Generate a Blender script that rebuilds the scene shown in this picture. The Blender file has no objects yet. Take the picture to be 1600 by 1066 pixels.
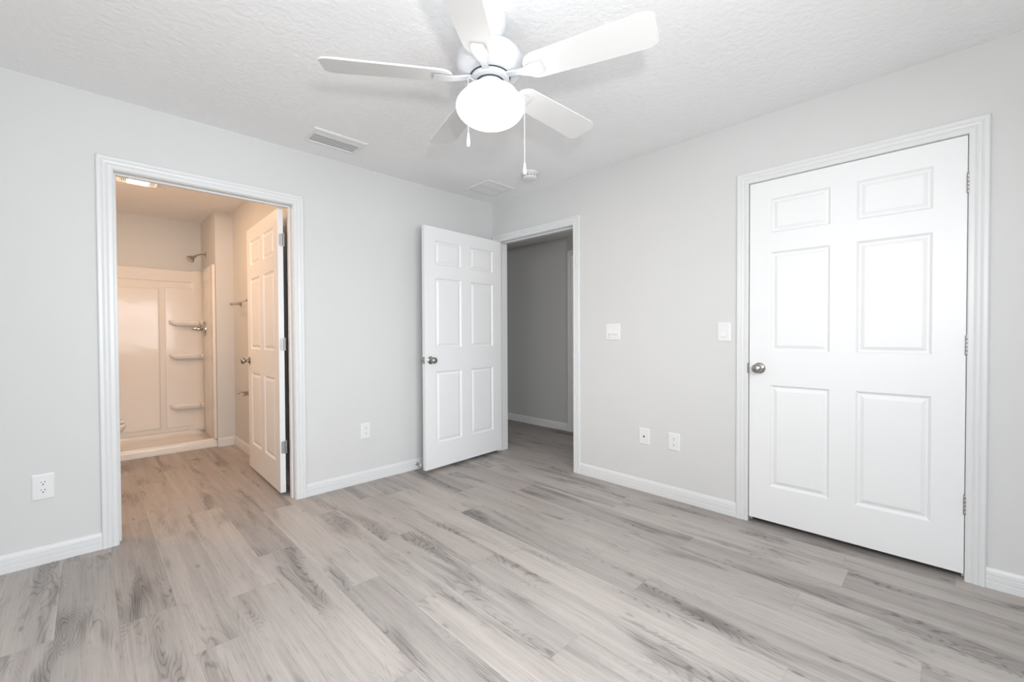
import bpy, bmesh, math, random
from mathutils import Vector, Matrix

sc = bpy.context.scene
COL = sc.collection

# ------------------------------------------------------------------ camera
F_PX, CAM = 675.0056, Vector((-2.87706, -3.20536, 1.14497))
YAW, PITCH, ROLL = math.radians(44.44975), math.radians(-0.83026), math.radians(-0.25645)
f = Vector((math.sin(YAW) * math.cos(PITCH), math.cos(YAW) * math.cos(PITCH), math.sin(PITCH)))
r0 = Vector((math.cos(YAW), -math.sin(YAW), 0))
u0 = r0.cross(f)
r = r0 * math.cos(ROLL) + u0 * math.sin(ROLL)
u = -r0 * math.sin(ROLL) + u0 * math.cos(ROLL)
cam_d = bpy.data.cameras.new('camera')
cam_d.sensor_width = 36.0
cam_d.lens = F_PX / 1600.0 * 36.0
cam_d.clip_start = 0.02
cam = bpy.data.objects.new('camera', cam_d)
M = Matrix.Identity(4)
for i, v in enumerate((r, u, -f)):
    for j in range(3):
        M[j][i] = v[j]
M.translation = CAM
cam.matrix_world = M
COL.objects.link(cam)
sc.camera = cam

# ------------------------------------------------------------------ light
sc.view_settings.view_transform = 'Standard'
sc.view_settings.look = 'None'
sc.view_settings.gamma = 1.0
sc.view_settings.use_curve_mapping = False
sc.view_settings.exposure = 0.0

world = bpy.data.worlds.new('sky')
sc.world = world
world.use_nodes = True
bg = world.node_tree.nodes['Background']
bg.inputs['Color'].default_value = (0.75, 0.87, 1.0, 1)
bg.inputs['Strength'].default_value = 1.0

def lamp(name, typ, loc, power, color, size=0.1, size_y=None, direction=None):
    d = bpy.data.lights.new(name, typ)
    d.energy = power
    d.color = color
    if typ == 'AREA':
        d.shape = 'RECTANGLE'
        d.size, d.size_y = size, size_y or size
    else:
        d.shadow_soft_size = size
    o = bpy.data.objects.new(name, d)
    o.location = loc
    if direction:
        o.rotation_euler = Vector(direction).to_track_quat('-Z', 'Y').to_euler()
    COL.objects.link(o)
    return o

# daylight through the window behind the camera, the photographer's flash, the fan lamp, the bathroom lamp, added fills
lamp('window_daylight', 'AREA', (-2.24, -4.02, 1.40), 97, (0.93, 0.97, 1.0), 1.70, 1.38, (0, 1, -0.85))
lamp('added_side_fill', 'AREA', (-3.92, -2.55, 1.40), 32, (0.94, 0.975, 1.0), 1.38, 1.38, (1, 0, -0.85))  # added unseen source from the left, brightens the east wall
fl = lamp('camera_flash', 'SPOT', (-2.80, -3.36, 1.46), 74, (1.0, 0.99, 0.98), 0.05, direction=(0.66, 0.70, 0.75))
fl.data.spot_size, fl.data.spot_blend = math.radians(145), 0.6
lamp('bathroom_lamp', 'AREA', (-2.565, 1.49, 2.40), 6, (1.0, 0.58, 0.32), 0.15, 0.2, (0, 0, -1))
lamp('bathroom_added_fill', 'POINT', (-3.25, 0.75, 2.00), 22, (1.0, 0.65, 0.40), 0.08)  # added warm fill without a fixture, lifts the open bathroom door
lamp('hall_added_fill', 'POINT', (0.62, -1.15, 1.9), 3.2, (1.0, 0.9, 0.8), 0.1)  # added fill with no fixture, raises the dark hall

# ------------------------------------------------------------------ materials
def new_mat(name):
    m = bpy.data.materials.new(name)
    m.use_nodes = True
    nt = m.node_tree
    b = nt.nodes['Principled BSDF']
    return m, nt, b

def flat(name, col, rough=0.5, metal=0.0, spec=0.5, noise=0.0, bump=None, coat=0.0):
    """procedural paint / plastic / metal: slight tone noise and optional bump (scale, strength, distance)"""
    m, nt, b = new_mat(name)
    b.inputs['Roughness'].default_value = rough
    b.inputs['Metallic'].default_value = metal
    b.inputs['Specular IOR Level'].default_value = spec
    b.inputs['Coat Weight'].default_value = coat
    tc = nt.nodes.new('ShaderNodeTexCoord')
    n = nt.nodes.new('ShaderNodeTexNoise')
    n.inputs['Scale'].default_value = 3.0
    n.inputs['Detail'].default_value = 3.0
    nt.links.new(tc.outputs['Object'], n.inputs['Vector'])
    mr = nt.nodes.new('ShaderNodeMapRange')
    mr.inputs['To Min'].default_value = 1 - noise
    mr.inputs['To Max'].default_value = 1 + noise
    nt.links.new(n.outputs['Fac'], mr.inputs['Value'])
    mx = nt.nodes.new('ShaderNodeVectorMath')
    mx.operation = 'SCALE'
    mx.inputs[0].default_value = col[:3]
    nt.links.new(mr.outputs['Result'], mx.inputs['Scale'])
    nt.links.new(mx.outputs['Vector'], b.inputs['Base Color'])
    if bump:
        bn = nt.nodes.new('ShaderNodeTexNoise')
        bn.inputs['Scale'].default_value = bump[0]
        bn.inputs['Detail'].default_value = 4.0
        nt.links.new(tc.outputs['Object'], bn.inputs['Vector'])
        bp = nt.nodes.new('ShaderNodeBump')
        bp.inputs['Strength'].default_value = bump[1]
        bp.inputs['Distance'].default_value = bump[2]
        nt.links.new(bn.outputs['Fac'], bp.inputs['Height'])
        nt.links.new(bp.outputs['Normal'], b.inputs['Normal'])
    return m

def emit(name, col, strength):
    m, nt, b = new_mat(name)
    b.inputs['Base Color'].default_value = (0.9, 0.9, 0.88, 1)
    b.inputs['Emission Color'].default_value = (*col, 1)
    b.inputs['Emission Strength'].default_value = strength
    b.inputs['Roughness'].default_value = 0.3
    return m

MAT = {}
MAT['wall'] = flat('grey_wall_paint', (0.66, 0.66, 0.655), 0.75, noise=0.012, bump=(160, 0.25, 0.0012))
MAT['ceiling'] = flat('textured_ceiling_paint', (0.90, 0.90, 0.905), 0.85, noise=0.01, bump=(40, 0.65, 0.006))
MAT['hall_trim_lightened'] = flat('lightened_hall_trim_paint', (0.92, 0.915, 0.91), 0.4, noise=0.006)  # trim paint lightened: extra hall brightness is put into the colour
MAT['trim'] = flat('white_trim_paint', (0.725, 0.73, 0.735), 0.35, noise=0.006)
MAT['door'] = flat('white_door_paint', (0.82, 0.825, 0.83), 0.38, noise=0.006)
MAT['plastic'] = flat('white_plastic', (0.80, 0.80, 0.80), 0.3)
MAT['plate'] = flat('white_wall_plate', (0.78, 0.78, 0.78), 0.32)
MAT['fan'] = flat('white_fan_enamel', (0.62, 0.63, 0.655), 0.3)
MAT['blade'] = flat('white_blade_finish', (0.70, 0.695, 0.685), 0.45, noise=0.01)
MAT['nickel'] = flat('satin_nickel', (0.38, 0.365, 0.35), 0.26, metal=1.0)
MAT['hinge'] = flat('brushed_hinge_metal', (0.42, 0.41, 0.40), 0.42, metal=0.9)
MAT['duct_light'] = flat('duct_shade_grey', (0.42, 0.42, 0.43), 0.7)  # shade behind the vent louvres is put into this grey
MAT['chrome'] = flat('polished_chrome', (0.50, 0.485, 0.47), 0.12, metal=1.0)
MAT['slot'] = flat('dark_slot', (0.05, 0.05, 0.05), 0.7)
MAT['duct'] = flat('shaded_duct_metal', (0.32, 0.32, 0.33), 0.7)  # kept dark: shade behind the grille slats is in the colour
MAT['acrylic'] = flat('glossy_shower_acrylic', (0.80, 0.77, 0.74), 0.09, spec=0.22, bump=(7, 0.2, 0.01))
MAT['porcelain'] = flat('white_porcelain', (0.84, 0.82, 0.79), 0.08)
MAT['vinyl'] = flat('white_window_vinyl', (0.85, 0.85, 0.85), 0.4)
MAT['lamp'] = emit('frosted_lamp_glass', (1.0, 0.965, 0.92), 3.6)
MAT['lens'] = emit('lit_bath_lens', (1.0, 0.78, 0.58), 9.0)

MAT['glow_plastic'] = emit('added_glow_plastic', (1.0, 0.78, 0.60), 0.30)  # faint glow added to frame and slats, which are no lamp
def glass_mat():
    m = bpy.data.materials.new('window_glass')
    m.use_nodes = True
    nt = m.node_tree
    nt.nodes.clear()
    o = nt.nodes.new('ShaderNodeOutputMaterial')
    mx = nt.nodes.new('ShaderNodeMixShader')
    t = nt.nodes.new('ShaderNodeBsdfTransparent')
    g = nt.nodes.new('ShaderNodeBsdfGlossy')
    g.inputs['Roughness'].default_value = 0.02
    fr = nt.nodes.new('ShaderNodeFresnel')
    nt.links.new(fr.outputs[0], mx.inputs[0])
    nt.links.new(t.outputs[0], mx.inputs[1])
    nt.links.new(g.outputs[0], mx.inputs[2])
    nt.links.new(mx.outputs[0], o.inputs[0])
    return m
MAT['glass'] = glass_mat()

def floor_mat():
    m, nt, b = new_mat('grey_oak_vinyl_plank')
    N, L = nt.nodes.new, nt.links.new
    def math_(op, a=None, c=None, d=None, clamp=False):
        n = N('ShaderNodeMath')
        n.operation = op
        n.use_clamp = clamp
        for k, v in enumerate((a, c, d)):
            if v is None:
                continue
            if isinstance(v, (int, float)):
                n.inputs[k].default_value = v
            else:
                L(v, n.inputs[k])
        return n.outputs[0]
    def smooth(v, lo, hi, a=0.0, c=1.0):
        n = N('ShaderNodeMapRange')
        n.interpolation_type = 'SMOOTHSTEP'
        L(v, n.inputs['Value'])
        n.inputs['From Min'].default_value, n.inputs['From Max'].default_value = lo, hi
        n.inputs['To Min'].default_value, n.inputs['To Max'].default_value = a, c
        return n.outputs['Result']
    uv = N('ShaderNodeUVMap'); uv.uv_map = 'grain'
    ed = N('ShaderNodeUVMap'); ed.uv_map = 'edge'
    at = N('ShaderNodeAttribute'); at.attribute_name = 'plank_tone'
    tone = at.outputs['Fac']
    def mapped(sx, sy):
        n = N('ShaderNodeMapping')
        n.inputs['Scale'].default_value = (sx, sy, 1)
        L(uv.outputs[0], n.inputs['Vector'])
        return n.outputs[0]
    def noise(sx, sy, detail=3, rough=0.5, dist=0.0):
        n = N('ShaderNodeTexNoise')
        n.noise_dimensions = '2D'
        n.inputs['Scale'].default_value = 1
        n.inputs['Detail'].default_value = detail
        n.inputs['Roughness'].default_value = rough
        n.inputs['Distortion'].default_value = dist
        L(mapped(sx, sy), n.inputs['Vector'])
        return n.outputs['Fac']
    # contour field of the figure: stretched along the plank
    field = noise(6.5, 1.15, 1.5, 0.45, 0.25)
    wob = noise(38, 9, 2, 0.5)
    field2 = math_('ADD', field, math_('MULTIPLY', math_('SUBTRACT', wob, 0.5), 0.030))
    ring = math_('SINE', math_('MULTIPLY', field2, 190.0))
    ring = smooth(ring, 0.25, 1.0)
    # dark heartwood patches
    patch = noise(8.5, 1.35, 2.5, 0.5, 0.35)
    heart = smooth(patch, 0.50, 0.80)
    figure = smooth(patch, 0.45, 0.66)
    # knots: dark little cores
    vor = N('ShaderNodeTexVoronoi')
    vor.voronoi_dimensions = '2D'
    vor.inputs['Scale'].default_value = 1
    L(mapped(13.0, 5.0), vor.inputs['Vector'])
    knot = smooth(vor.outputs['Distance'], 0.04, 0.15, 1.0, 0.0)
    sep = N('ShaderNodeSeparateColor'); L(vor.outputs['Color'], sep.inputs[0])
    knot = math_('MULTIPLY', knot, smooth(sep.outputs[0], 0.93, 0.95))
    # long soft streaks and fine pores
    streak = noise(17, 0.9, 3, 0.55)
    fine = noise(210, 9, 3, 0.6)
    fine2 = noise(90, 2.0, 2, 0.6)
    pore = smooth(fine, 0.56, 0.72)
    v = math_('MULTIPLY', math_('SUBTRACT', streak, 0.5), 0.42)
    v = math_('ADD', v, math_('MULTIPLY', math_('SUBTRACT', fine2, 0.5), 0.38))
    v = math_('SUBTRACT', v, math_('MULTIPLY', heart, 0.36))
    v = math_('SUBTRACT', v, math_('MULTIPLY', math_('MULTIPLY', ring, figure), 0.24))
    v = math_('SUBTRACT', v, math_('MULTIPLY', pore, 0.17))
    v = math_('SUBTRACT', v, math_('MULTIPLY', knot, 0.30))
    v = math_('ADD', v, math_('MULTIPLY', math_('SUBTRACT', tone, 0.5), 0.34))
    # narrow bevels at the plank edges, their highlight painted into the colour
    sx = N('ShaderNodeSeparateXYZ'); L(ed.outputs[0], sx.inputs[0])
    e1 = smooth(sx.outputs['X'], 0.0006, 0.0022, 1.0, 0.0)
    e2 = smooth(sx.outputs['Y'], 0.0006, 0.0022, 1.0, 0.0)
    edge = math_('MAXIMUM', e1, e2)
    glint = math_('MULTIPLY', smooth(sx.outputs['X'], 0.0025, 0.010, 1.0, 0.0), smooth(tone, 0.45, 0.62))
    v = math_('ADD', v, math_('MULTIPLY', glint, 0.10))
    v = math_('SUBTRACT', v, math_('MULTIPLY', edge, 0.11))
    gain = math_('ADD', v, 1.0)
    hue = N('ShaderNodeMix'); hue.data_type = 'RGBA'
    hue.inputs['A'].default_value = (0.402, 0.375, 0.348, 1)
    hue.inputs['B'].default_value = (0.407, 0.363, 0.340, 1)
    L(noise(3.0, 0.6, 2), hue.inputs['Factor'])
    sc_ = N('ShaderNodeVectorMath'); sc_.operation = 'SCALE'
    L(hue.outputs['Result'], sc_.inputs[0]); L(gain, sc_.inputs['Scale'])
    L(sc_.outputs[0], b.inputs['Base Color'])
    b.inputs['Specular IOR Level'].default_value = 0.35
    rr = smooth(fine2, 0.2, 0.8, 0.42, 0.55)
    L(rr, b.inputs['Roughness'])
    bp = N('ShaderNodeBump')
    bp.inputs['Strength'].default_value = 0.25
    bp.inputs['Distance'].default_value = 0.0006
    h = math_('SUBTRACT', math_('MULTIPLY', fine, 0.5), edge)
    L(h, bp.inputs['Height'])
    L(bp.outputs[0], b.inputs['Normal'])
    return m
MAT['floor'] = floor_mat()

# ------------------------------------------------------------------ mesh helpers
class MB:
    def __init__(s):
        s.bm = bmesh.new()
    def face(s, pts):
        return s.bm.faces.new([s.bm.verts.new(p) for p in pts])
    def box(s, x0, x1, y0, y1, z0, z1, bev=0.0, seg=2):
        x0, x1 = min(x0, x1), max(x0, x1); y0, y1 = min(y0, y1), max(y0, y1)
        res = bmesh.ops.create_cube(s.bm, size=1.0)
        for v in res['verts']:
            v.co = Vector(((x0 + x1) / 2 + v.co.x * (x1 - x0), (y0 + y1) / 2 + v.co.y * (y1 - y0), (z0 + z1) / 2 + v.co.z * (z1 - z0)))
        if bev:
            es = list({e for v in res['verts'] for e in v.link_edges})
            bmesh.ops.bevel(s.bm, geom=es, offset=bev, segments=seg, affect='EDGES', profile=0.5)
        return s
    def loft(s, rings, cap0=True, cap1=True, closed=True):
        vs = [[s.bm.verts.new(p) for p in ring] for ring in rings]
        n = len(vs[0])
        for a, b in zip(vs, vs[1:]):
            for i in range(n if closed else n - 1):
                s.bm.faces.new((a[i], a[(i + 1) % n], b[(i + 1) % n], b[i]))
        if cap0: s.bm.faces.new(vs[0][::-1])
        if cap1: s.bm.faces.new(vs[-1])
        return s
    def lathe(s, prof, origin=(0, 0, 0), axis=(0, 0, 1), seg=32):
        """prof: (radius, height) pairs along the axis"""
        ax = Vector(axis).normalized()
        t = Vector((1, 0, 0)) if abs(ax.x) < 0.9 else Vector((0, 1, 0))
        e1 = ax.cross(t).normalized(); e2 = ax.cross(e1)
        o = Vector(origin)
        rings = []
        for rad, h in prof:
            rad = max(rad, 1e-5)
            rings.append([o + ax * h + (e1 * math.cos(a) + e2 * math.sin(a)) * rad for a in [2 * math.pi * k / seg for k in range(seg)]])
        return s.loft(rings)
    def tube(s, pts, rad, seg=10):
        pts = [Vector(p) for p in pts]
        rings = []
        prev = None
        for i, p in enumerate(pts):
            d = (pts[min(i + 1, len(pts) - 1)] - pts[max(i - 1, 0)]).normalized()
            if prev is None:
                t = Vector((0, 0, 1)) if abs(d.z) < 0.9 else Vector((1, 0, 0))
                e1 = d.cross(t).normalized()
            else:
                e1 = (prev - d * prev.dot(d)).normalized()
            prev = e1
            e2 = d.cross(e1)
            rr = rad[i] if isinstance(rad, (list, tuple)) else rad
            rings.append([p + (e1 * math.cos(a) + e2 * math.sin(a)) * rr for a in [2 * math.pi * k / seg for k in range(seg)]])
        return s.loft(rings)
    def prism(s, poly, axis, a0, a1):
        """extrude a 2D polygon along x/y/z"""
        def P(q, h):
            if axis == 'z': return (q[0], q[1], h)
            if axis == 'y': return (q[0], h, q[1])
            return (h, q[0], q[1])
        return s.loft([[P(q, a0) for q in poly], [P(q, a1) for q in poly]])
    def transform(s, mat):
        s.bm.transform(mat)
        return s
    def build(s, name, mat, parent=None, smooth=False, local=False, sharp=35):
        bmesh.ops.recalc_face_normals(s.bm, faces=s.bm.faces)
        if parent is not None and not local:
            s.bm.transform(Matrix.Translation(-Vector(parent.location)))
        me = bpy.data.meshes.new(name)
        s.bm.to_mesh(me)
        s.bm.free()
        if isinstance(mat, str): mat = MAT[mat]
        me.materials.append(mat)
        if smooth:
            for p in me.polygons: p.use_smooth = True
            me.set_sharp_from_angle(angle=math.radians(sharp))
        o = bpy.data.objects.new(name, me)
        COL.objects.link(o)
        if parent is not None: o.parent = parent
        return o

def tag(o, label=None, cat=None, group=None, kind=None):
    if label: o['label'] = label
    if cat: o['category'] = cat
    if group: o['group'] = group
    if kind: o['kind'] = kind
    return o
def thing(name, loc, label, cat, group=None, kind=None, rotz=0.0):
    o = bpy.data.objects.new(name, None)
    o.empty_display_size = 0.1
    o.location = loc
    o.rotation_euler = (0, 0, rotz)
    COL.objects.link(o)
    return tag(o, label, cat, group, kind)
def struct(name, mb, mat, label, cat, **k):
    return tag(mb.build(name, mat, **k), label, cat, kind='structure')

H, WT = 2.44, 0.115
PI = math.pi

# ------------------------------------------------------------------ floor: every plank where its joints lie
def build_floor():
    rnd = random.Random(7)
    W, LEN = 0.1805, 1.2215
    joints = {0: -0.905, 1: -1.308, 2: -1.006, 3: -0.70, 4: -1.30, 5: -1.607, 6: -0.997, 7: -0.32, 8: -1.598, 9: -0.995,
              10: -0.697, 11: -1.522, 12: -0.972, 13: -0.42, 14: -1.61, 15: -0.78}
    X0, X1, Y0, Y1 = -3.86, 1.27, -3.96, 2.98
    bm = bmesh.new()
    uv = bm.loops.layers.uv.new('grain')
    ed = bm.loops.layers.uv.new('edge')
    tn = bm.faces.layers.float.new('plank_tone')
    tones = {(0, -1): .62, (1, -1): .7, (3, -1): .62, (4, -2): .8}
    for k in range(-6, 23):
        xa, xb = -2.804 + W * k, -2.804 + W * (k + 1)
        if xb <= X0 or xa >= X1: continue
        j0 = joints.get(k, -rnd.random() * LEN)
        for n in range(-5, 6):
            ya, yb = j0 + n * LEN, j0 + (n + 1) * LEN
            if yb <= Y0 or ya >= Y1: continue
            ox, oy = rnd.random() * 40, rnd.random() * 40
            flip = rnd.choice((-1, 1))
            tone = min(1, max(0, rnd.gauss(0.5, 0.22)))
            cx0, cx1 = max(xa, X0), min(xb, X1)
            cy0, cy1 = max(ya, Y0), min(yb, Y1)
            # split at the mid lines so that the edge distance interpolates exactly
            xm, ym = (xa + xb) / 2, (ya + yb) / 2
            xs = [cx0] + ([xm] if cx0 < xm < cx1 else []) + [cx1]
            ys = [cy0] + ([ym] if cy0 < ym < cy1 else []) + [cy1]
            for p, q in zip(xs, xs[1:]):
                for s_, t_ in zip(ys, ys[1:]):
                    fc = bm.faces.new([bm.verts.new((x, y, 0)) for x, y in ((p, s_), (q, s_), (q, t_), (p, t_))])
                    fc[tn] = tone
                    for lp in fc.loops:
                        x, y = lp.vert.co.x, lp.vert.co.y
                        lp[uv].uv = (ox + (x - xa) * flip, oy + (y - ya))
                        lp[ed].uv = (min(x - xa, xb - x), min(y - ya, yb - y))
    me = bpy.data.meshes.new('floor')
    bm.to_mesh(me); bm.free()
    me.materials.append(MAT['floor'])
    o = bpy.data.objects.new('floor', me)
    COL.objects.link(o)
    return tag(o, 'grey oak plank floor running through bedroom, bathroom and hall', 'floor', kind='structure')
build_floor()

# ------------------------------------------------------------------ walls and ceilings
# door openings (clear jamb faces): bathroom, entry, closet
BX0, BX1 = -2.768, -1.857
EY0, EY1 = -1.002, -0.083
CY0, CY1 = -3.253, -2.335
HEAD, JT = 2.050, 0.019

def wall_x(x0, x1, y0, y1, holes, top=H):
    """wall running along x with openings (x0, x1, z0, z1)"""
    m = MB(); cur = x0
    for a, b, z0, z1 in sorted(holes):
        m.box(cur, a, y0, y1, 0, top)
        if z0 > 0: m.box(a, b, y0, y1, 0, z0)
        m.box(a, b, y0, y1, z1, top)
        cur = b
    return m.box(cur, x1, y0, y1, 0, top)
def wall_y(y0, y1, x0, x1, holes, top=H):
    m = MB(); cur = y0
    for a, b, z0, z1 in sorted(holes):
        m.box(x0, x1, cur, a, 0, top)
        if z0 > 0: m.box(x0, x1, a, b, 0, z0)
        m.box(x0, x1, a, b, z1, top)
        cur = b
    return m.box(x0, x1, cur, y1, 0, top)

WX0, WX1, WZ0, WZ1 = -3.10, -1.38, 0.66, 2.06
XW, YS = -3.75, -3.85
VY0, VY1 = -3.25, -1.85
struct('wall_north', wall_x(XW, 0, 0, WT, [(BX0 - JT, BX1 + JT, 0, HEAD + JT)]), 'wall', 'grey bedroom wall with the bathroom doorway', 'wall')
struct('wall_east', wall_y(YS, WT, 0, WT, [(EY0 - JT, EY1 + JT, 0, HEAD + JT), (CY0 - JT, CY1 + JT, 0, HEAD + JT)]), 'wall', 'grey bedroom wall with the hall doorway and the closed closet door', 'wall')
struct('wall_south', wall_x(XW - WT, WT, YS - WT, YS, [(WX0, WX1, WZ0, WZ1)]), 'wall', 'grey window wall behind the camera', 'wall')
struct('wall_west', wall_y(YS, WT, XW - WT, XW, [(VY0, VY1, WZ0, WZ1)]), 'wall', 'grey bedroom wall left of the camera', 'wall')
struct('ceiling', MB().box(XW - WT, WT, YS - WT, 0.0, H, H + 0.08), 'ceiling', 'white textured bedroom ceiling', 'ceiling')
# bathroom
BL, BR, BB = -3.46, -1.78, 2.87
NX, NY = -1.935, 2.095
struct('ceiling_bathroom', MB().box(XW, BR + WT, 0.0, BB + WT, H, H + 0.08), 'ceiling', 'bathroom ceiling lit warm by its fan light', 'ceiling')
struct('wall_bathroom_left', MB().box(BL - WT, BL, WT, BB + WT, 0, H), 'wall', 'bathroom wall behind the toilet', 'wall')
struct('wall_bathroom_back', MB().box(BL, BR + WT, BB, BB + WT, 0, H), 'wall', 'bathroom wall above the back of the shower', 'wall')
struct('wall_bathroom_right', MB().box(BR, BR + WT, WT, BB, 0, H), 'wall', 'bathroom wall behind the open bathroom door with the towel bar', 'wall')
struct('wall_bathroom_nib', MB().box(NX, BR, NY, BB, 0, H), 'wall', 'short wall return at the right of the shower', 'wall')
# hall
HX, HZ = 1.172, 2.30
struct('ceiling_hall', MB().box(WT, HX + WT, -1.7, 1.8, HZ, HZ + 0.08), 'ceiling', 'low dim hall ceiling', 'ceiling')
HD0, HD1 = -0.905, -0.095
struct('wall_hall_far', wall_y(-1.7, 1.8, HX, HX + WT, [(HD0 - JT, HD1 + JT, 0, HEAD + JT + 0.01)], HZ), 'wall', 'dim grey hall wall facing the bedroom doorway', 'wall')
struct('wall_hall_near', MB().box(0, WT, WT, 1.8, 0, H), 'wall', 'hall side of the bathroom block', 'wall')
struct('wall_hall_left', MB().box(WT, HX, 1.7, 1.8, 0, HZ), 'wall', 'left end of the hall', 'wall')
struct('wall_hall_right', MB().box(WT, HX, -1.7, -1.6, 0, HZ), 'wall', 'right end of the hall', 'wall')
# closet behind the closed door
struct('wall_closet', MB().box(0.75, 0.83, -3.6, -1.9, 0, H).box(WT, 0.75, -3.6, -3.52, 0, H).box(WT, 0.75, -1.98, -1.9, 0, H).box(WT, 0.75, -3.52, -1.98, H, H + 0.06), 'wall', 'inside of the closet behind the closed door', 'wall')

# ------------------------------------------------------------------ trim
CW = 0.067
CPROF = [(0, 0), (0, .009), (.005, .0122), (.020, .0122), (.024, .0095), (.030, .0135), (.040, .0150), (.044, .0122), (.050, .0160), (.062, .0168), (.067, .013), (.067, 0)]
def casing(m, a0, a1, zt, place, z0=0.0):
    """mitred three-sided frame; place(a, t, z) -> xyz, a along the wall, t out of it"""
    rings = []
    prof = CPROF
    for kind in range(4):
        ring = []
        for w, t in prof:
            if kind == 0: ring.append(place(a0 - w, t, z0))
            elif kind == 1: ring.append(place(a0 - w, t, zt + w))
            elif kind == 2: ring.append(place(a1 + w, t, zt + w))
            else: ring.append(place(a1 + w, t, z0))
        rings.append(ring)
    m.loft(rings)
    return m
def jambs_x(m, a0, a1, y0, y1, stop=None):
    m.box(a0 - JT, a0, y0, y1, 0, HEAD).box(a1, a1 + JT, y0, y1, 0, HEAD).box(a0 - JT, a1 + JT, y0, y1, HEAD, HEAD + JT)
    if stop:
        s0, s1 = stop
        m.box(a0, a0 + .011, s0, s1, 0, HEAD - .011, .002, 1).box(a1 - .011, a1, s0, s1, 0, HEAD - .011, .002, 1).box(a0, a1, s0, s1, HEAD - .011, HEAD, .002, 1)
    return m
def jambs_y(m, a0, a1, x0, x1, stop=None):
    m.box(x0, x1, a0 - JT, a0, 0, HEAD).box(x0, x1, a1, a1 + JT, 0, HEAD).box(x0, x1, a0 - JT, a1 + JT, HEAD, HEAD + JT)
    if stop:
        s0, s1 = stop
        m.box(s0, s1, a0, a0 + .011, 0, HEAD - .011, .002, 1).box(s0, s1, a1 - .011, a1, 0, HEAD - .011, .002, 1).box(s0, s1, a0, a1, HEAD - .011, HEAD, .002, 1)
    return m

REV = 0.003
t1 = thing('trim_1', (BX0, 0, 0), 'white casing and jamb around the bathroom doorway', 'door frame', kind='structure')
m = MB(); casing(m, BX0 - REV, BX1 + REV, HEAD + REV, lambda a, t, z: (a, -t, z)); m.build('casing', 'trim', t1)
m = MB(); casing(m, BX0 - REV, BX1 + REV, HEAD + REV, lambda a, t, z: (a, WT + t, z)); m.build('casing', 'trim', t1)
jambs_x(MB(), BX0, BX1, 0, WT, (0.043, 0.076)).build('jamb', 'trim', t1)
t2 = thing('trim_2', (0, EY0, 0), 'white casing and jamb around the hall doorway', 'door frame', kind='structure')
m = MB(); casing(m, EY0 - REV, EY1 + REV, HEAD + REV, lambda a, t, z: (-t, a, z)); m.build('casing', 'trim', t2)
m = MB(); casing(m, EY0 - REV, EY1 + REV, HEAD + REV, lambda a, t, z: (WT + t, a, z)); m.build('casing', 'trim', t2)
jambs_y(MB(), EY0, EY1, 0, WT, (0.040, 0.073)).build('jamb', 'trim', t2)
MB().box(0.008, 0.033, EY0, EY0 + .0018, 0.905, 0.965, .0004, 1).build('strike_plate', 'hinge', t2)
t3 = thing('trim_3', (0, CY0, 0), 'white casing and jamb around the closed closet door', 'door frame', kind='structure')
m = MB(); casing(m, CY0 + .001, CY1 - .001, HEAD + .001, lambda a, t, z: (-t, a, z)); m.build('casing', 'trim', t3)
jambs_y(MB(), CY0, CY1, 0.0005, WT, (0.040, 0.073)).build('jamb', 'trim', t3)
MB().box(-.0135, .0, CY1 - .0035, CY1 + .0045, 0.906, 0.968, .0015, 2).build('strike_plate', 'nickel', t3)
t4 = thing('trim_4', (HX, HD0, 0), 'dim white casing of a second door across the hall', 'door frame', kind='structure')
m = MB(); casing(m, HD0 - REV, HD1 + REV, HEAD + REV + .01, lambda a, t, z: (HX - t, a, z)); m.build('casing', 'hall_trim_lightened', t4)
jambs_y(MB(), HD0, HD1, HX, HX + WT, (HX + 0.04, HX + 0.073)).build('jamb', 'hall_trim_lightened', t4)

BPROF = [(0, 0), (.0130, 0), (.0140, .002), (.0140, .030), (.0120, .0315), (.0120, .036), (.0130, .0375), (.0130, .055), (.0108, .0565), (.0108, .061), (.0118, .0625), (.0112, .076), (.0085, .083), (.0050, .088), (.0020, .0905), (0, .0905)]
def base_run(m, a0, a1, place):
    m.loft([[place(a0, t, z) for t, z in BPROF], [place(a1, t, z) for t, z in BPROF]])
    return m
oc = CW + REV
struct('baseboard_north', base_run(base_run(MB(), XW, BX0 - oc, lambda a, t, z: (a, -t, z)), BX1 + oc, -.0005, lambda a, t, z: (a, -t, z)), 'trim', 'white stepped baseboard along the bathroom door wall', 'baseboard', smooth=True, sharp=20)
struct('baseboard_east', base_run(base_run(MB(), CY1 + oc - .004, EY0 - oc, lambda a, t, z: (-t, a, z)), YS, CY0 - oc + .004, lambda a, t, z: (-t, a, z)), 'trim', 'white stepped baseboard along the closet door wall', 'baseboard', smooth=True, sharp=20)
struct('baseboard_south', base_run(MB(), XW, -.0145, lambda a, t, z: (a, YS + t, z)), 'trim', 'white baseboard under the window behind the camera', 'baseboard', smooth=True, sharp=20)
struct('baseboard_west', base_run(MB(), YS + .0145, -.0145, lambda a, t, z: (XW + t, a, z)), 'trim', 'white baseboard left of the camera', 'baseboard', smooth=True, sharp=20)
struct('baseboard_bathroom', base_run(base_run(MB(), WT, NY - .0145, lambda a, t, z: (BR - t, a, z)), NX + .001, BR, lambda a, t, z: (a, NY - t, z)), 'trim', 'white baseboard in the bathroom beside the shower', 'baseboard', smooth=True, sharp=20)
struct('baseboard_hall', base_run(base_run(MB(), HD1 + oc, 1.7, lambda a, t, z: (HX - t, a, z)), -1.6, HD0 - oc, lambda a, t, z: (HX - t, a, z)), 'hall_trim_lightened', 'white baseboard along the far hall wall', 'baseboard', smooth=True, sharp=20)

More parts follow.
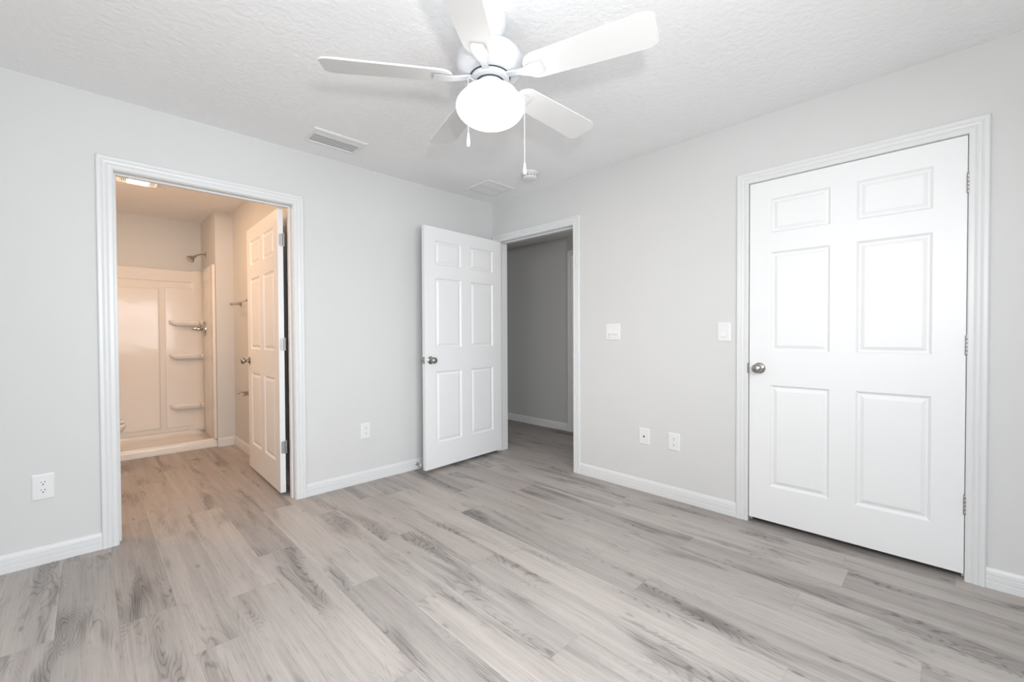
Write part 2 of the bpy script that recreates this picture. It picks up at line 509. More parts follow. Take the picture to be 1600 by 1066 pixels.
# ------------------------------------------------------------------ doors
DW, DH, DT = 0.910, 2.018, 0.035
STILE, PANW = 0.112, 0.287
PX = [(STILE, STILE + PANW), (DW - STILE - PANW, DW - STILE)]
PZ = [(.209, .812), (1.010, 1.596), (1.707, 1.910)]
RINGP = [(0, 0), (.003, .0022), (.009, .0085), (.012, .0105), (.0175, .0105), (.020, .0095), (.033, .0030), (.036, .0022)]
def slab(sgn):
    """moulded six-panel leaf; sgn=+1: y 0..T, sgn=-1: y -T..0"""
    m = MB()
    y_lo, y_hi = (0, DT) if sgn > 0 else (-DT, 0)
    xs = [0, PX[0][0], PX[0][1], PX[1][0], PX[1][1], DW]
    zs = [0]
    for a, b in PZ: zs += [a, b]
    zs.append(DH)
    for yf, d in ((y_lo, 1), (y_hi, -1)):
        for i in range(5):
            for j in range(7):
                x0, x1, z0, z1 = xs[i], xs[i + 1], zs[j], zs[j + 1]
                if i in (1, 3) and j in (1, 3, 5):
                    rings = [[(x0 + w, yf + d * t, z0 + w), (x1 - w, yf + d * t, z0 + w), (x1 - w, yf + d * t, z1 - w), (x0 + w, yf + d * t, z1 - w)] for w, t in RINGP]
                    m.loft(rings, cap0=False)
                else:
                    m.face([(x0, yf, z0), (x1, yf, z0), (x1, yf, z1), (x0, yf, z1)])
    for x in (0, DW):
        for j in range(7): m.face([(x, y_lo, zs[j]), (x, y_hi, zs[j]), (x, y_hi, zs[j + 1]), (x, y_lo, zs[j + 1])])
    for z in (0, DH):
        for i in range(5): m.face([(xs[i], y_lo, z), (xs[i + 1], y_lo, z), (xs[i + 1], y_hi, z), (xs[i], y_hi, z)])
    bmesh.ops.remove_doubles(m.bm, verts=m.bm.verts, dist=1e-5)
    return m
KPROF = [(.0, 0), (.0325, 0), (.0325, .003), (.030, .006), (.022, .009), (.0135, .012), (.0115, .017), (.0115, .028), (.014, .032), (.021, .036), (.0262, .043), (.0275, .050), (.0265, .057), (.0225, .063), (.014, .067), (0, .068)]
def knob_mb(x, y, z, d):
    return MB().lathe(KPROF, (x, y, z), (0, d, 0), 32)
def round_rect(y0, y1, z0, z1, rad, n=5):
    pts = []
    for cy, cz, a0 in ((y1 - rad, z1 - rad, 0), (y0 + rad, z1 - rad, 90), (y0 + rad, z0 + rad, 180), (y1 - rad, z0 + rad, 270)):
        for k in range(n + 1):
            a = math.radians(a0 + 90 * k / n)
            pts.append((cy + rad * math.cos(a), cz + rad * math.sin(a)))
    return pts
HZS = [1.755, 1.012, 0.278]
def make_door(name, loc, rotz, sgn, label, jamb_leaf, knob_sides=(1, -1)):
    """hinge line at local origin, leaf along +x; opening-side face at y=0 (outward -sgn*y)"""
    root = thing(name, loc, label, 'door', kind='structure', rotz=rotz)
    slab(sgn).build('slab', 'door', root, local=True)
    kx, kz = DW - 0.055, 0.909
    if 1 in knob_sides: tag(knob_mb(kx, 0, kz, -sgn).build('door_knob', 'nickel', root, local=True, smooth=True), 'satin nickel round knob')
    if -1 in knob_sides: tag(knob_mb(kx, sgn * DT, kz, sgn).build('door_knob', 'nickel', root, local=True, smooth=True), 'satin nickel round knob')
    ym = sgn * DT / 2
    lp = MB().prism(round_rect(ym - .0125, ym + .0125, kz - .028, kz + .028, .004), 'x', DW - .001, DW + .0012)
    lp.prism([(ym - .006, kz - .009), (ym + .006, kz - .009), (ym + .006, kz + .009), (ym - .002, kz + .009)], 'x', DW, DW + (.010 if jamb_leaf else .0018))
    lp.build('latch', 'nickel', root, local=True)
    for hz in HZS:
        h = MB()
        ya, yb = sorted((sgn * 0.0, sgn * .028))
        h.prism(round_rect(ya, yb, hz, hz + .089, .011), 'x', -.0014, .0006)
        for k in range(5):
            h.lathe([(0, 0), (.0058, .0003), (.0062, .001), (.0062, .0163), (.0058, .0170), (0, .0173)], (-.0026, -sgn * .0052, hz + .0178 * k), (0, 0, 1), 14)
        h.lathe([(0, 0), (.0052, .0005), (.0050, .004), (0, .0055)], (-.0026, -sgn * .0052, hz + .089), (0, 0, 1), 12)
        if jamb_leaf:
            h.box(-jamb_leaf[0], -.0035, jamb_leaf[1] - .001, jamb_leaf[1] + .001, hz, hz + .089)
        tag(h.build('hinge', 'hinge', root, local=True, smooth=True), 'grey metal butt hinge')
    return root
make_door('door_1', (-1.8795, 0.131, 0.026), math.radians(88.75), 1, 'white six-panel bathroom door swung open into the bathroom', (0.021, 0.004))
make_door('door_2', (-0.006, -0.0885, 0.028), math.radians(-176.1), 1, 'white six-panel bedroom entry door standing open at the corner', (0.006, 0.002))
make_door('door_3', (0.0, CY0 + 0.0035, 0.029), math.radians(90), -1, 'white six-panel closet door, closed, at the right', None, (1,))
d4 = thing('door_4', (HX + .035, HD1 - .003, 0.012), 'dim white door across the hall, mostly hidden', 'door', kind='structure', rotz=math.radians(-90))
m = slab(1)
m.transform(Matrix.Diagonal((0.804 / DW, 1, 1.012, 1)))
m.build('slab', 'door', d4, local=True)

# ------------------------------------------------------------------ window behind the camera and an added unseen one beside it
def make_window(name, a0, a1, label, place, loc):
    """double sash window; place(a, d, z): a along the wall, d from the room face outwards"""
    w = thing(name, loc, label, 'window', kind='structure')
    def bx(m, p, q, z0, z1, d0=.035, d1=.085, bev=0.0):
        A, B = place(p, d0, z0), place(q, d1, z1)
        return m.box(A[0], B[0], A[1], B[1], z0, z1, bev)
    am, zm = (a0 + a1) / 2, (WZ0 + WZ1) / 2
    fr = MB()
    bx(fr, a0, a0 + .04, WZ0, WZ1); bx(fr, a1 - .04, a1, WZ0, WZ1)
    bx(fr, a0 + .04, a1 - .04, WZ0, WZ0 + .04); bx(fr, a0 + .04, a1 - .04, WZ1 - .04, WZ1)
    bx(fr, am - .03, am + .03, WZ0 + .04, WZ1 - .04)
    bx(fr, a0 + .04, am - .03, zm - .02, zm + .02); bx(fr, am + .03, a1 - .04, zm - .02, zm + .02)
    fr.build('window_frame', 'vinyl', w)
    for p, q in ((a0 + .04, am - .03), (am + .03, a1 - .04)):
        for z0, z1 in ((WZ0 + .04, zm - .02), (zm + .02, WZ1 - .04)):
            bx(MB(), p, q, z0, z1, .057, .063).build('pane', 'glass', w)
    bx(MB(), a0 - .03, a1 + .03, WZ0 - .02, WZ0, -.03, .033, .004).build('window_sill', 'trim', w)
make_window('window_1', WX0, WX1, 'white double window behind the camera', lambda a, d, z: (a, YS - d, z), ((WX0 + WX1) / 2, YS, WZ0))
make_window('added_window', VY0, VY1, 'added unseen double window left of the camera', lambda a, d, z: (XW - d, a, z), (XW, (VY0 + VY1) / 2, WZ0))  # window put in to go with the added side light

# ------------------------------------------------------------------ ceiling fan
FX, FY = -1.689, -1.874
fan = thing('ceiling_fan', (FX, FY, H), 'white five-blade ceiling fan with a lit round bowl and two pull chains', 'ceiling fan')
o3 = (FX, FY, 0)
MB().lathe([(0, H), (.066, H), (.070, H - .006), (.069, H - .03), (.062, H - .055), (.050, H - .075), (.041, H - .088), (.038, H - .096), (.030, H - .096), (.026, H - .088), (0, H - .088)], o3, seg=40).build('canopy', 'fan', fan, smooth=True)
MB().lathe([(0, H - .085), (.014, H - .085), (.014, H - .125), (.026, H - .128), (.03, H - .15), (0, H - .15)], o3, seg=24).build('downrod', 'fan', fan, smooth=True)
MB().lathe([(0, 2.322), (.045, 2.322), (.085, 2.314), (.113, 2.298), (.130, 2.276), (.1365, 2.252), (.136, 2.232), (.130, 2.219), (.112, 2.206), (.090, 2.199), (.0, 2.199)], o3, seg=56).build('motor_housing', 'fan', fan, smooth=True)
MB().lathe([(0, 2.2005), (.083, 2.2005), (.083, 2.196), (0, 2.196)], o3, seg=40).build('vent_ring', 'slot', fan, smooth=True)
MB().lathe([(0, 2.198), (.060, 2.198), (.078, 2.196), (.0785, 2.181), (.074, 2.178), (0, 2.178)], o3, seg=40).build('flywheel', 'fan', fan, smooth=True)
MB().lathe([(0, 2.179), (.058, 2.179), (.058, 2.174), (0, 2.174)], o3, seg=40).build('shadow_gap_ring', 'slot', fan, smooth=True)
MB().lathe([(0, 2.176), (.052, 2.176), (.0535, 2.170), (.0535, 2.150), (.058, 2.143), (.100, 2.137), (.110, 2.130), (.111, 2.121), (0, 2.121)], o3, seg=48).build('light_fitter', 'fan', fan, smooth=True)
bowl = []
for k in range(0, 25):
    t = math.radians(56 - 146 * k / 24)
    bowl.append((.1395 * math.cos(t), 2.077 + (.078 if t < 0 else .068) * math.sin(t)))
bowl = [(0, bowl[0][1])] + bowl
tag(MB().lathe(bowl, o3, seg=64).build('light_bowl', 'lamp', fan, smooth=True, sharp=60), 'glowing frosted glass bowl')
BLZ, PITCHB = 2.187, math.radians(12)
def blade_outline():
    pts = []
    r0_, r1_, w0, w1 = .155, .662, .060, .0735
    def corner(cx, cy, rx, ry, a0, a1, n=7):
        for k in range(n + 1):
            a = math.radians(a0 + (a1 - a0) * k / n)
            pts.append((cx + rx * math.cos(a), cy + ry * math.sin(a)))
    corner(r0_ + .055, -w0 + .05, .055, .05, 180, 270)
    corner(r1_ - .05, -w1 + .032, .044, .032, 270, 340)
    corner(r1_ - .05, w1 - .032, .044, .032, 20, 90)
    corner(r0_ + .055, w0 - .05, .055, .05, 90, 180)
    return pts
for k in range(5):
    ang = math.radians(144.57) + 2 * PI * k / 5
    R_ = Matrix.Translation((FX, FY, BLZ)) @ Matrix.Rotation(ang, 4, 'Z') @ Matrix.Rotation(-PITCHB, 4, 'X')
    b_ = MB().prism(blade_outline(), 'z', 0.0, 0.0065)
    b_.transform(R_)
    bl = b_.build('blade', 'blade', fan)
    # bracket: arm from the flywheel that widens into a plate under the blade
    RZ = Matrix.Translation((FX, FY, BLZ)) @ Matrix.Rotation(ang, 4, 'Z')
    ir = MB()
    rings = []
    for rad, hw, z, th in ((.066, .016, .000, .009), (.095, .014, -.001, .009), (.125, .013, -.006, .009), (.150, .019, -.010, .009), (.172, .027, -.0105, .008), (.205, .032, -.0095, .008), (.228, .026, -.0085, .007)):
        tilt = 0 if rad < .12 else min(1, (rad - .12) / .05)
        def P(y, zz):
            return Vector((rad, y * math.cos(PITCHB * tilt) , z + zz - y * math.sin(PITCHB * tilt)))
        rings.append([P(-hw, 0), P(hw, 0), P(hw * .75, th), P(-hw * .75, th)][::1])
    ir.loft(rings)
    ir.transform(RZ)
    ir.build('blade_bracket', 'fan', fan, smooth=True, sharp=50)
view = Vector((f.x, f.y, 0)).normalized(); side = Vector((view.y, -view.x, 0))
for lat, fwd, ztop, zp0, zp1 in ((-.079, -.121, 2.135, 1.917, 1.863), (.1395, .0, 2.135, 1.852, 1.802)):
    px_, py_ = FX + side.x * lat + view.x * fwd, FY + side.y * lat + view.y * fwd
    ch = MB()
    ch.tube([(FX + (px_ - FX) * .66, FY + (py_ - FY) * .66, ztop), (FX + (px_ - FX) * .95, FY + (py_ - FY) * .95, ztop - .003), (px_, py_, ztop - .018), (px_, py_, zp0 - .004)], .0013, 6)
    n = int((ztop - .02 - zp0) / .006)
    for q in range(n):
        bmesh.ops.create_icosphere(ch.bm, subdivisions=1, radius=.0021, matrix=Matrix.Translation((px_, py_, zp0 + q * .006)))
    c = ch.build('pull_chain', 'fan', fan, smooth=True)
    hgt = zp0 - zp1
    pd = MB().lathe([(0, zp0), (.0028, zp0 - .001), (.0045, zp0 - hgt * .25), (.0068, zp0 - hgt * .62), (.0070, zp0 - hgt * .82), (.0048, zp1 + .002), (0, zp1)], (px_, py_, 0), seg=16)
    pd.transform(Matrix.Translation((-FX, -FY, -H)))
    pd.build('pendant', 'plastic', c, smooth=True, local=True)

# ------------------------------------------------------------------ ceiling vents, smoke detector
vx0, vx1, vy0, vy1 = -1.862, -1.507, -.435, -.205
v = thing('air_vent', ((vx0 + vx1) / 2, (vy0 + vy1) / 2, H), 'white louvred air vent in the ceiling left of the fan', 'air vent')
m = MB()
outer = [(vx0, vy0), (vx1, vy0), (vx1, vy1), (vx0, vy1)]
def inset(q, d): return [(q[0][0] + d, q[0][1] + d), (q[1][0] - d, q[1][1] + d), (q[2][0] - d, q[2][1] - d), (q[3][0] + d, q[3][1] - d)]
def frame_loft(m, outer, prof):
    m.loft([[(x, y, H - z) for x, y in inset(outer, d)] for d, z in prof], cap0=False, cap1=False)
frame_loft(m, outer, [(0, 0), (.001, .003), (.008, .009), (.026, .011), (.029, .009), (.029, 0)])
m.build('frame', 'plastic', v)
MB().box(vx0 + .03, vx1 - .03, vy0 + .03, vy1 - .03, H - .0015, H - .0002).build('duct_opening', 'duct_light', v)
for k in range(7):
    y = vy0 + .034 + k * (vy1 - vy0 - .072) / 6
    m = MB()
    near = ((-.002, 0), (.004, .0008), (.0095, .0030), (.0125, .0062), (.0118, .0068), (.0088, .0042), (.0035, .0022), (-.003, .0012))
    far = ((-.0085, .0058), (-.002, .0040), (.006, .0034), (.0095, .0042), (.0092, .0054), (.006, .0047), (-.0015, .0053), (-.0080, .0071))
    prof = [(y + q, H - .0015 - h) for q, h in (near if k < 2 else far)]
    m.prism(prof, 'x', vx0 + .029, vx1 - .029)
    m.build('louvre', 'plastic', v, smooth=True)
gx0, gx1, gy0, gy1 = -.478, -.170, -.485, -.190
g = thing('air_grille', ((gx0 + gx1) / 2, (gy0 + gy1) / 2, H), 'square white return air grille in the ceiling near the corner', 'air vent')
m = MB()
frame_loft(m, [(gx0, gy0), (gx1, gy0), (gx1, gy1), (gx0, gy1)], [(0, 0), (.0008, .003), (.004, .006), (.022, .007), (.024, .006), (.024, 0)])
m.box(gx0 + .024, gx1 - .024, (gy0 + gy1) / 2 - .008, (gy0 + gy1) / 2 + .008, H - .007, H)
m.build('frame', 'plastic', g)
MB().box(gx0 + .024, gx1 - .024, gy0 + .024, gy1 - .024, H - .0012, H - .0002).build('duct_opening', 'duct', g)
m = MB()
for k in range(16):
    y = gy0 + .031 + k * (gy1 - gy0 - .062) / 15
    if abs(y - (gy0 + gy1) / 2) < .012: continue
    m.prism([(y - .005, H - .0015), (y + .004, H - .0055), (y + .005, H - .0047), (y - .004, H - .0012)], 'x', gx0 + .024, gx1 - .024)
m.build('louvres', 'plastic', g)
sd = thing('smoke_detector', (-.335, -.828, H), 'round white smoke detector on the ceiling near the hall doorway', 'smoke detector')
o_ = (-.335, -.828, 0)
MB().lathe([(0, H), (.068, H), (.069, H - .004), (.067, H - .012), (.062, H - .014), (0, H - .014)], o_, seg=40).build('mounting_base', 'plastic', sd, smooth=True)
m = MB().lathe([(0, H - .014), (.055, H - .014), (.055, H - .017), (.058, H - .019), (.057, H - .040), (.050, H - .049), (.036, H - .053), (0, H - .0535)], o_, seg=40)
m.build('cover', 'plastic', sd, smooth=True)
m = MB()
for k in range(14):
    a = 2 * PI * k / 14
    q = MB().box(.0555, .0590, -.006, .006, H - .036, H - .023, .001, 1)
    q.transform(Matrix.Translation((o_[0], o_[1], 0)) @ Matrix.Rotation(a, 4, 'Z'))
    me_ = bpy.data.meshes.new('tmp'); q.bm.to_mesh(me_); q.bm.free(); m.bm.from_mesh(me_); bpy.data.meshes.remove(me_)
m.build('sensor_slots', 'duct', sd)

# ------------------------------------------------------------------ wall plates (local: x along wall, y out of the wall, z up)
def plate(root, wd, ht):
    m = MB()
    def ring(i, y):
        return [(x, y, z) for x, z in round_rect(-wd / 2 + i, wd / 2 - i, -ht / 2 + i, ht / 2 - i, .004, 3)]
    m.loft([ring(0, 0), ring(0, .0022), ring(.0015, .0042), ring(.006, .0062), ring(.009, .0066)])
    m.build('plate', 'plate', root, local=True)
def screws(root, zs):
    for z in zs:
        MB().lathe([(0, .0064), (.0032, .0064), (.003, .0074), (0, .0077)], (0, 0, z), (0, 1, 0), 12).build('screw', 'plate', root, local=True, smooth=True)
def outlet(loc, rotz, label, wd=.079, ht=.126, deco=False):
    rt = thing('wall_outlet', loc, label, 'outlet', group='power outlets', rotz=rotz)
    plate(rt, wd, ht)
    for s_ in (1, -1):
        z = s_ * .0195
        poly = []
        for k in range(24):
            a = 2 * PI * k / 24
            poly.append((.0172 * math.cos(a), z + max(-.0140, min(.0140, .0172 * math.sin(a)))))
        soc = MB().prism(poly, 'y', .006, .0082).build('socket', 'plastic', rt, local=True)
        sl = MB().box(-.0076, -.0052, .0080, .0085, z + .001, z + .0095).box(.0052, .0076, .0080, .0085, z + .0020, z + .0085)
        sl.lathe([(0, .0080), (.0031, .0080), (.0031, .0085), (0, .0085)], (0, 0, z - .0065), (0, 1, 0), 12)
        sl.build('slots', 'slot', soc, local=True)
    screws(rt, [0.0])
    return rt
# facing: north wall outlets look to -y (local y -> -y: rot 180), east wall ones look to -x (rot 90)
outlet((-3.049, 0, .390), PI, 'white duplex outlet left of the bathroom doorway', .080, .130)
outlet((-1.340, 0, .400), PI, 'white duplex outlet between the bathroom doorway and the open entry door', .078, .126)
outlet((0, -1.866, .4005), PI / 2, 'white duplex outlet right of the cable plate, near the closet door', .086, .122)
cx = thing('cable_plate', (0, -1.643, .4030), 'white wall plate with one dark coaxial jack', 'wall plate', rotz=PI / 2)
plate(cx, .084, .121)
m = MB().lathe([(0, .006), (.0062, .006), (.0062, .009), (.0048, .0095), (.0048, .0125), (.0034, .0125), (.0034, .010), (0, .010)], (0, 0, 0), (0, 1, 0), 18)
m.build('coaxial_jack', 'slot', cx, local=True, smooth=True)
screws(cx, [.042, -.042])
def rocker(root, x0, zc=0.0, slider=False):
    fr_ = MB().box(x0 - .0172, x0 + .0172, .0062, .0076, zc - .0340, zc + .0340, .0008, 1)
    fo = fr_.build('switch_frame', 'plate', root, local=True)
    p = [(.0076, zc - .0325), (.0112, zc - .0300), (.0082, zc + .0005), (.0100, zc + .0320), (.0076, zc + .0325)]
    if slider:
        p = [(.0076, zc - .0165), (.0110, zc - .0150), (.0084, zc + .008), (.0098, zc + .0320), (.0076, zc + .0325)]
    rk = MB().loft([[(x0 - .0155, y, z) for y, z in p], [(x0 + .0155, y, z) for y, z in p]])
    rk.build('rocker', 'plastic', root, local=True)
    if slider:
        MB().box(x0 - .0135, x0 + .0135, .0074, .0078, zc - .0275, zc - .0215).build('slider_track', 'duct', root, local=True)
        MB().box(x0 - .008, x0 + .002, .0076, .0102, zc - .0285, zc - .0205, .001, 1).build('slider', 'plastic', root, local=True)
s2 = thing('light_switch', (0, -1.3805, 1.1640), 'white double switch plate with two slide controls right of the hall doorway', 'light switch', rotz=PI / 2)
plate(s2, .126, .126)
for x0 in (.0235, -.0235): rocker(s2, x0, 0.004, True)
MB().lathe([(0, .0066), (.0025, .0066), (.0025, .0072), (0, .0072)], (.030, 0, -.043), (0, 1, 0), 12).build('indicator', 'slot', s2, local=True)
s1 = thing('light_switch', (0, -2.1925, 1.1570), 'white single rocker switch plate beside the closet door casing', 'light switch', rotz=PI / 2)
plate(s1, .083, .122)
rocker(s1, 0.0)

# ------------------------------------------------------------------ spring door stop on the baseboard
ds = thing('door_stop', (-.893, -.0130, .048), 'small spring door stop on the baseboard behind the open entry door', 'door stop')
MB().lathe([(0, 0), (.012, 0), (.012, .004), (.007, .009), (0, .009)], (-.893, -.0130, .048), (0, -1, 0), 18).build('mount', 'chrome', ds, smooth=True)
pts = []
for k in range(8 * 12 + 1):
    a = 2 * PI * k / 12
    pts.append((-.893 + .0052 * math.cos(a), -.0210 - .046 * k / 96, .048 + .0052 * math.sin(a)))
MB().tube(pts, .0013, 6).build('spring', 'chrome', ds, smooth=True)
MB().lathe([(0, 0), (.0075, 0), (.0088, .003), (.0088, .013), (.006, .017), (0, .0175)], (-.893, -.0655, .048), (0, -1, 0), 18).build('rubber_tip', 'plastic', ds, smooth=True)

# ------------------------------------------------------------------ shower
SX0, SX1, SY0 = BL, NX, 2.135
sh = thing('shower_stall', ((SX0 + SX1) / 2, SY0, 0), 'glossy off-white shower stall with moulded corner shelves', 'shower')
WALLY, TOPZ = 2.825, 1.882
p = MB()
# pan: threshold with stepped face, sloping floor, rim at the walls
prof = [(SY0, 0), (SY0, .018), (SY0 + .006, .021), (SY0 + .006, .064), (SY0 + .012, .076), (SY0 + .024, .082), (SY0 + .062, .082), (SY0 + .074, .076), (SY0 + .085, .046), (SY0 + .10, .038), (2.45, .030), (2.75, .038), (2.80, .045), (WALLY - .008, .072), (WALLY + .0, .084), (BB, .084), (BB, 0)]
p.prism(prof, 'x', SX0, SX1)
p.build('shower_pan', 'acrylic', sh, smooth=True, sharp=50)
MB().lathe([(0, .031), (.052, .0315), (.054, .034), (.046, .0355), (0, .0348)], (-2.700, 2.45, 0), (0, 0, 1), 28).build('drain', 'chrome', sh, smooth=True)
bk = MB()
bk.box(SX0, SX1, WALLY, BB, .085, TOPZ, .004)
def raised(m, x0, x1, z0, z1, d=.012, bev=.012):
    rings = []
    for i, t in ((0, 0), (bev * .4, d * .75), (bev, d), (bev + .002, d)):
        rings.append([(x0 + i, WALLY - t, z0 + i), (x1 - i, WALLY - t, z0 + i), (x1 - i, WALLY - t, z1 - i), (x0 + i, WALLY - t, z1 - i)])
    m.loft(rings, cap0=False)
raised(bk, SX0 + .32, -2.322, .135, 1.665, .014, .014)
raised(bk, SX0 + .001, SX1 - .02, 1.745, TOPZ - .001, .012, .010)
raised(bk, -2.278, SX1 - .02, .13, 1.685, .010, .010)
raised(bk, SX0 + .001, SX0 + .28, .13, 1.685, .010, .010)
bk.build('back_panel', 'acrylic', sh, smooth=True, sharp=40)
SXI = SX1 - .020
for s_, xa in ((1, SX1), (-1, SX0)):
    sp = MB()
    sp.box(xa, xa - s_ * .020, SY0 + .075, BB - .001, .075, TOPZ, .003)
    sp.box(xa - s_ * .001, xa - s_ * .027, SY0 - .035, SY0 + .080, .083, TOPZ, .008, 3)
    sp.box(xa - s_ * .001, xa - s_ * .024, SY0 + .09, WALLY, 1.745, TOPZ, .006)
    # coved inside corner
    cv = []
    R2 = .115
    xi = xa - s_ * .020
    for k in range(13):
        a = math.radians(90 * k / 12)
        cv.append((xi - s_ * R2 + s_ * R2 * math.cos(a), WALLY - R2 + R2 * math.sin(a)))
    cv += [(xi - s_ * R2, WALLY + .003), (xi + s_ * .003, WALLY + .003), (xi + s_ * .003, WALLY - R2)]
    sp.prism(cv, 'z', .085, TOPZ - .002)
    sp.build('side_panel', 'acrylic', sh, smooth=True, sharp=40)
def shelf_poly(s_, xi, L1, L2, d1, d2):
    """corner shelf in plan: arm of depth d1 along the back, d2 along the side"""
    pts = [(xi + s_ * .004, WALLY + .004), (xi - s_ * L1, WALLY + .004)]
    for k in range(7):
        a = math.radians(180 + 90 * k / 6)
        pts.append((xi - s_ * (L1 - .045) + s_ * .045 * math.cos(a), WALLY - d1 + .05 + .05 * math.sin(a)))
    for k in range(7):
        a = math.radians(90 - 90 * k / 6)
        rr = .05
        pts.append((xi - s_ * (d2 + rr) + s_ * rr * math.cos(a), WALLY - d1 - rr + rr * math.sin(a)))
    for k in range(5):
        a = math.radians(180 + 90 * k / 4)
        pts.append((xi - s_ * .02 + s_ * (d2 - .02) * math.cos(a), WALLY - L2 + .03 + .03 * math.sin(a)))
    pts.append((xi + s_ * .004, WALLY - L2))
    return pts
for s_, xi in ((1, SXI), (-1, SX0 + .020)):
    for z in (1.318, .948, .392):
        poly = shelf_poly(s_, xi, .292, .135, .085, .030)
        m = MB()
        cxm = xi; cym = WALLY
        def scaled(k): return [(cxm + (x - cxm) * k, cym + (y - cym) * k) for x, y in poly]
        m.loft([[(x, y, z - .060) for x, y in scaled(.80)], [(x, y, z - .042) for x, y in scaled(.96)], [(x, y, z - .012) for x, y in scaled(1.0)], [(x, y, z - .003) for x, y in scaled(.99)], [(x, y, z) for x, y in scaled(.965)]])
        m.build('shelf', 'acrylic', sh, smooth=True, sharp=70)

d_ = Vector((-.72, -.10, -.62)).normalized()
hd = MB().lathe([(0, -.004), (.013, 0), (.015, .012), (.014, .024), (.020, .030), (.034, .050), (.042, .064), (.042, .072), (.036, .075), (0, .075)], (NX - .095, 2.576, 2.019), d_, 24).build('shower_head', 'chrome', sh, smooth=True)
tag(hd, 'chrome shower head on a short arm above the panels')
shl = tuple(sh.location)
def sub(mb, name, par):
    mb.transform(Matrix.Translation(-Vector(shl)))
    return mb.build(name, 'chrome', par, smooth=True, local=True)
sub(MB().lathe([(0, 0), (.031, 0), (.030, .004), (.020, .010), (.012, .013), (0, .013)], (NX, 2.585, 2.045), (-1, 0, 0), 24), 'flange', hd)
sub(MB().tube([(NX - .005, 2.585, 2.045), (NX - .04, 2.583, 2.045), (NX - .07, 2.58, 2.036), (NX - .10, 2.575, 2.014)], .0085, 12), 'arm', hd)
vl = MB().lathe([(0, 0), (.084, 0), (.083, .008), (.070, .019), (.045, .029), (.030, .032), (0, .032)], (SXI, 2.60, 1.226), (-1, 0, 0), 36).build('valve', 'chrome', sh, smooth=True)
tag(vl, 'chrome shower valve with a lever')
sub(MB().lathe([(0, .030), (.028, .030), (.028, .046), (.024, .050), (.022, .072), (.013, .100), (.006, .114), (0, .115)], (SXI, 2.60, 1.226), (-1, 0, 0), 24), 'lever', vl)

# ------------------------------------------------------------------ towel bar and paper holder on the bathroom wall
def post(parent, y, z, length):
    MB().lathe([(0, 0), (.026, 0), (.026, .004), (.020, .008), (.012, .014), (.0095, .03), (.0095, length - .032), (.013, length - .026), (.0135, length - .014), (.009, length - .004), (0, length)], (BR, y, z), (-1, 0, 0), 22).build('post', 'chrome', parent, smooth=True)
tb = thing('towel_bar', (BR, 1.47, 1.462), 'chrome towel bar behind the open bathroom door', 'towel bar')
for y in (1.775, 1.175): post(tb, y, 1.462, .100)
MB().tube([(BR - .080, 1.775, 1.462), (BR - .080, 1.175, 1.462)], .0075, 12).build('bar', 'chrome', tb, smooth=True)
tp = thing('paper_holder', (BR, 1.42, .607), 'empty chrome toilet paper holder low behind the bathroom door', 'toilet paper holder')
for y in (1.50, 1.34): post(tp, y, .607, .102)
MB().lathe([(0, 0), (.006, .0), (.006, .02), (.0095, .022), (.0095, .138), (.006, .14), (.006, .16), (0, .16)], (BR - .083, 1.34, .607), (0, 1, 0), 14).build('roller', 'chrome', tp, smooth=True)

# ------------------------------------------------------------------ bathroom fan light
bx0, bx1, by0, by1 = -2.694, -2.436, 1.360, 1.622
bf = thing('bathroom_ceiling_light', ((bx0 + bx1) / 2, (by0 + by1) / 2, H), 'lit bathroom fan light with end grilles on the ceiling', 'ceiling light')
m = MB()
frame_loft(m, [(bx0, by0), (bx1, by0), (bx1, by1), (bx0, by1)], [(0, 0), (.001, .008), (.006, .014), (.012, .016), (.016, .014), (.016, .004)])
m.build('frame', 'glow_plastic', bf)
MB().box(bx0 + .014, bx1 - .014, by0 + .014, by1 - .014, H - .004, H - .0005).build('back_plate', 'duct', bf)
lx0, lx1 = bx0 + .062, bx1 - .062
ring = lambda i, z: [(lx0 + i, by0 + .016 + i, z), (lx1 - i, by0 + .016 + i, z), (lx1 - i, by1 - .016 - i, z), (lx0 + i, by1 - .016 - i, z)]
MB().loft([ring(0, H - .006), ring(0, H - .014), ring(.004, H - .019), ring(.02, H - .022)]).build('lens', 'lens', bf)
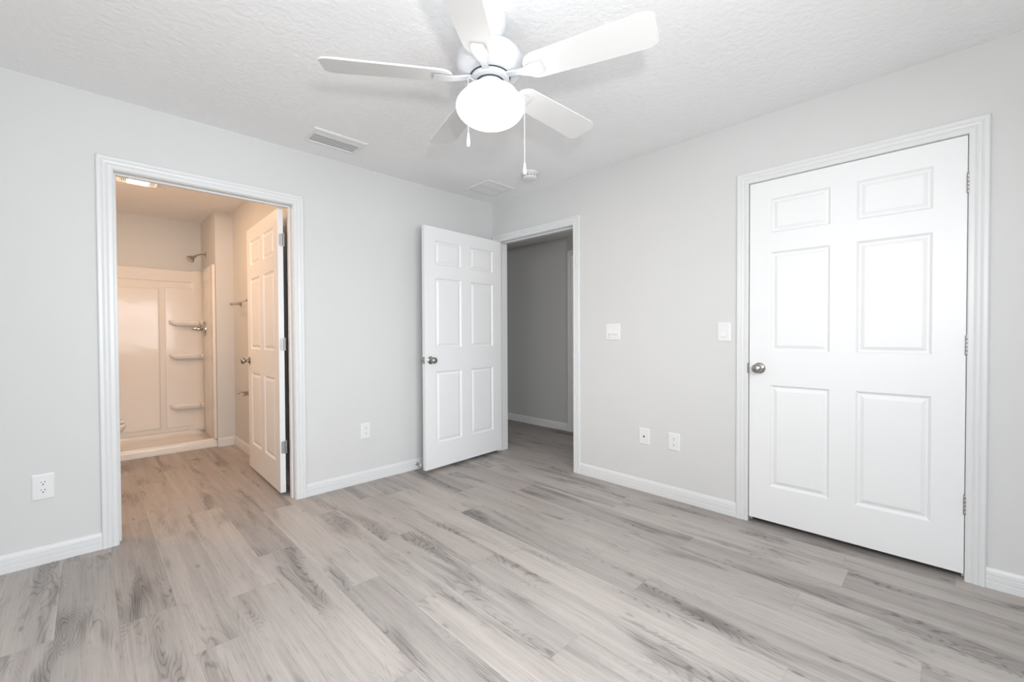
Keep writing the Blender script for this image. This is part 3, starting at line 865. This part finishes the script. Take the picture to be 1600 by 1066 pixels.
for x0, x1 in ((bx0 + .016, lx0), (lx1, bx1 - .016)):
    n = 4
    for k in range(n):
        x = x0 + (k + .5) * (x1 - x0) / n
        MB().box(x - .0028, x + .0028, by0 + .014, by1 - .014, H - .014, H - .005).build('grille_slat', 'glow_plastic', bf)

# ------------------------------------------------------------------ toilet (mostly hidden by the doorway)
TY = 1.65
to = thing('toilet', (-3.10, TY, 0), 'white toilet in the bathroom, only its front edge showing past the doorway', 'toilet')
def oval(xc, rx, ry, z, egg=.0, n=36, sq=1.0):
    pts = []
    for k in range(n):
        a = 2 * PI * k / n
        c, s_ = math.cos(a), math.sin(a)
        pts.append((xc + rx * c, TY + ry * s_ * (1 - egg * max(0, c)), z))
    return pts
MB().loft([oval(-3.10, .235, .105, 0), oval(-3.10, .232, .102, .03), oval(-3.09, .205, .088, .12), oval(-3.06, .215, .098, .22), oval(-3.01, .265, .140, .30), oval(-2.965, .292, .172, .36), oval(-2.955, .296, .182, .395), oval(-2.957, .293, .180, .412), oval(-2.960, .270, .160, .418)]).build('bowl', 'porcelain', to, smooth=True, sharp=70)
MB().loft([oval(-2.965, .288, .184, .420), oval(-2.962, .292, .188, .424), oval(-2.962, .292, .188, .436), oval(-2.967, .285, .182, .441)]).build('seat', 'plastic', to, smooth=True, sharp=60)
MB().loft([oval(-2.975, .278, .182, .446), oval(-2.972, .282, .186, .450), oval(-2.972, .281, .185, .464), oval(-2.985, .255, .165, .474)]).build('lid', 'plastic', to, smooth=True, sharp=60)
MB().box(-3.44, -3.235, TY - .10, TY + .10, .22, .40, .03, 3).build('rear_shelf', 'porcelain', to, smooth=True, sharp=60)
MB().box(-3.445, -3.255, TY - .20, TY + .20, .40, .745, .025, 4).build('tank', 'porcelain', to, smooth=True, sharp=60)
MB().box(-3.450, -3.245, TY - .21, TY + .21, .745, .785, .012, 3).build('tank_lid', 'porcelain', to, smooth=True, sharp=60)
MB().lathe([(0, 0), (.012, 0), (.012, .008), (.006, .012), (0, .012)], (-3.255, TY - .15, .69), (1, 0, 0), 16).box(-3.246, -3.238, TY - .155, TY - .075, .682, .696, .002, 1).build('flush_lever', 'chrome', to, smooth=True)
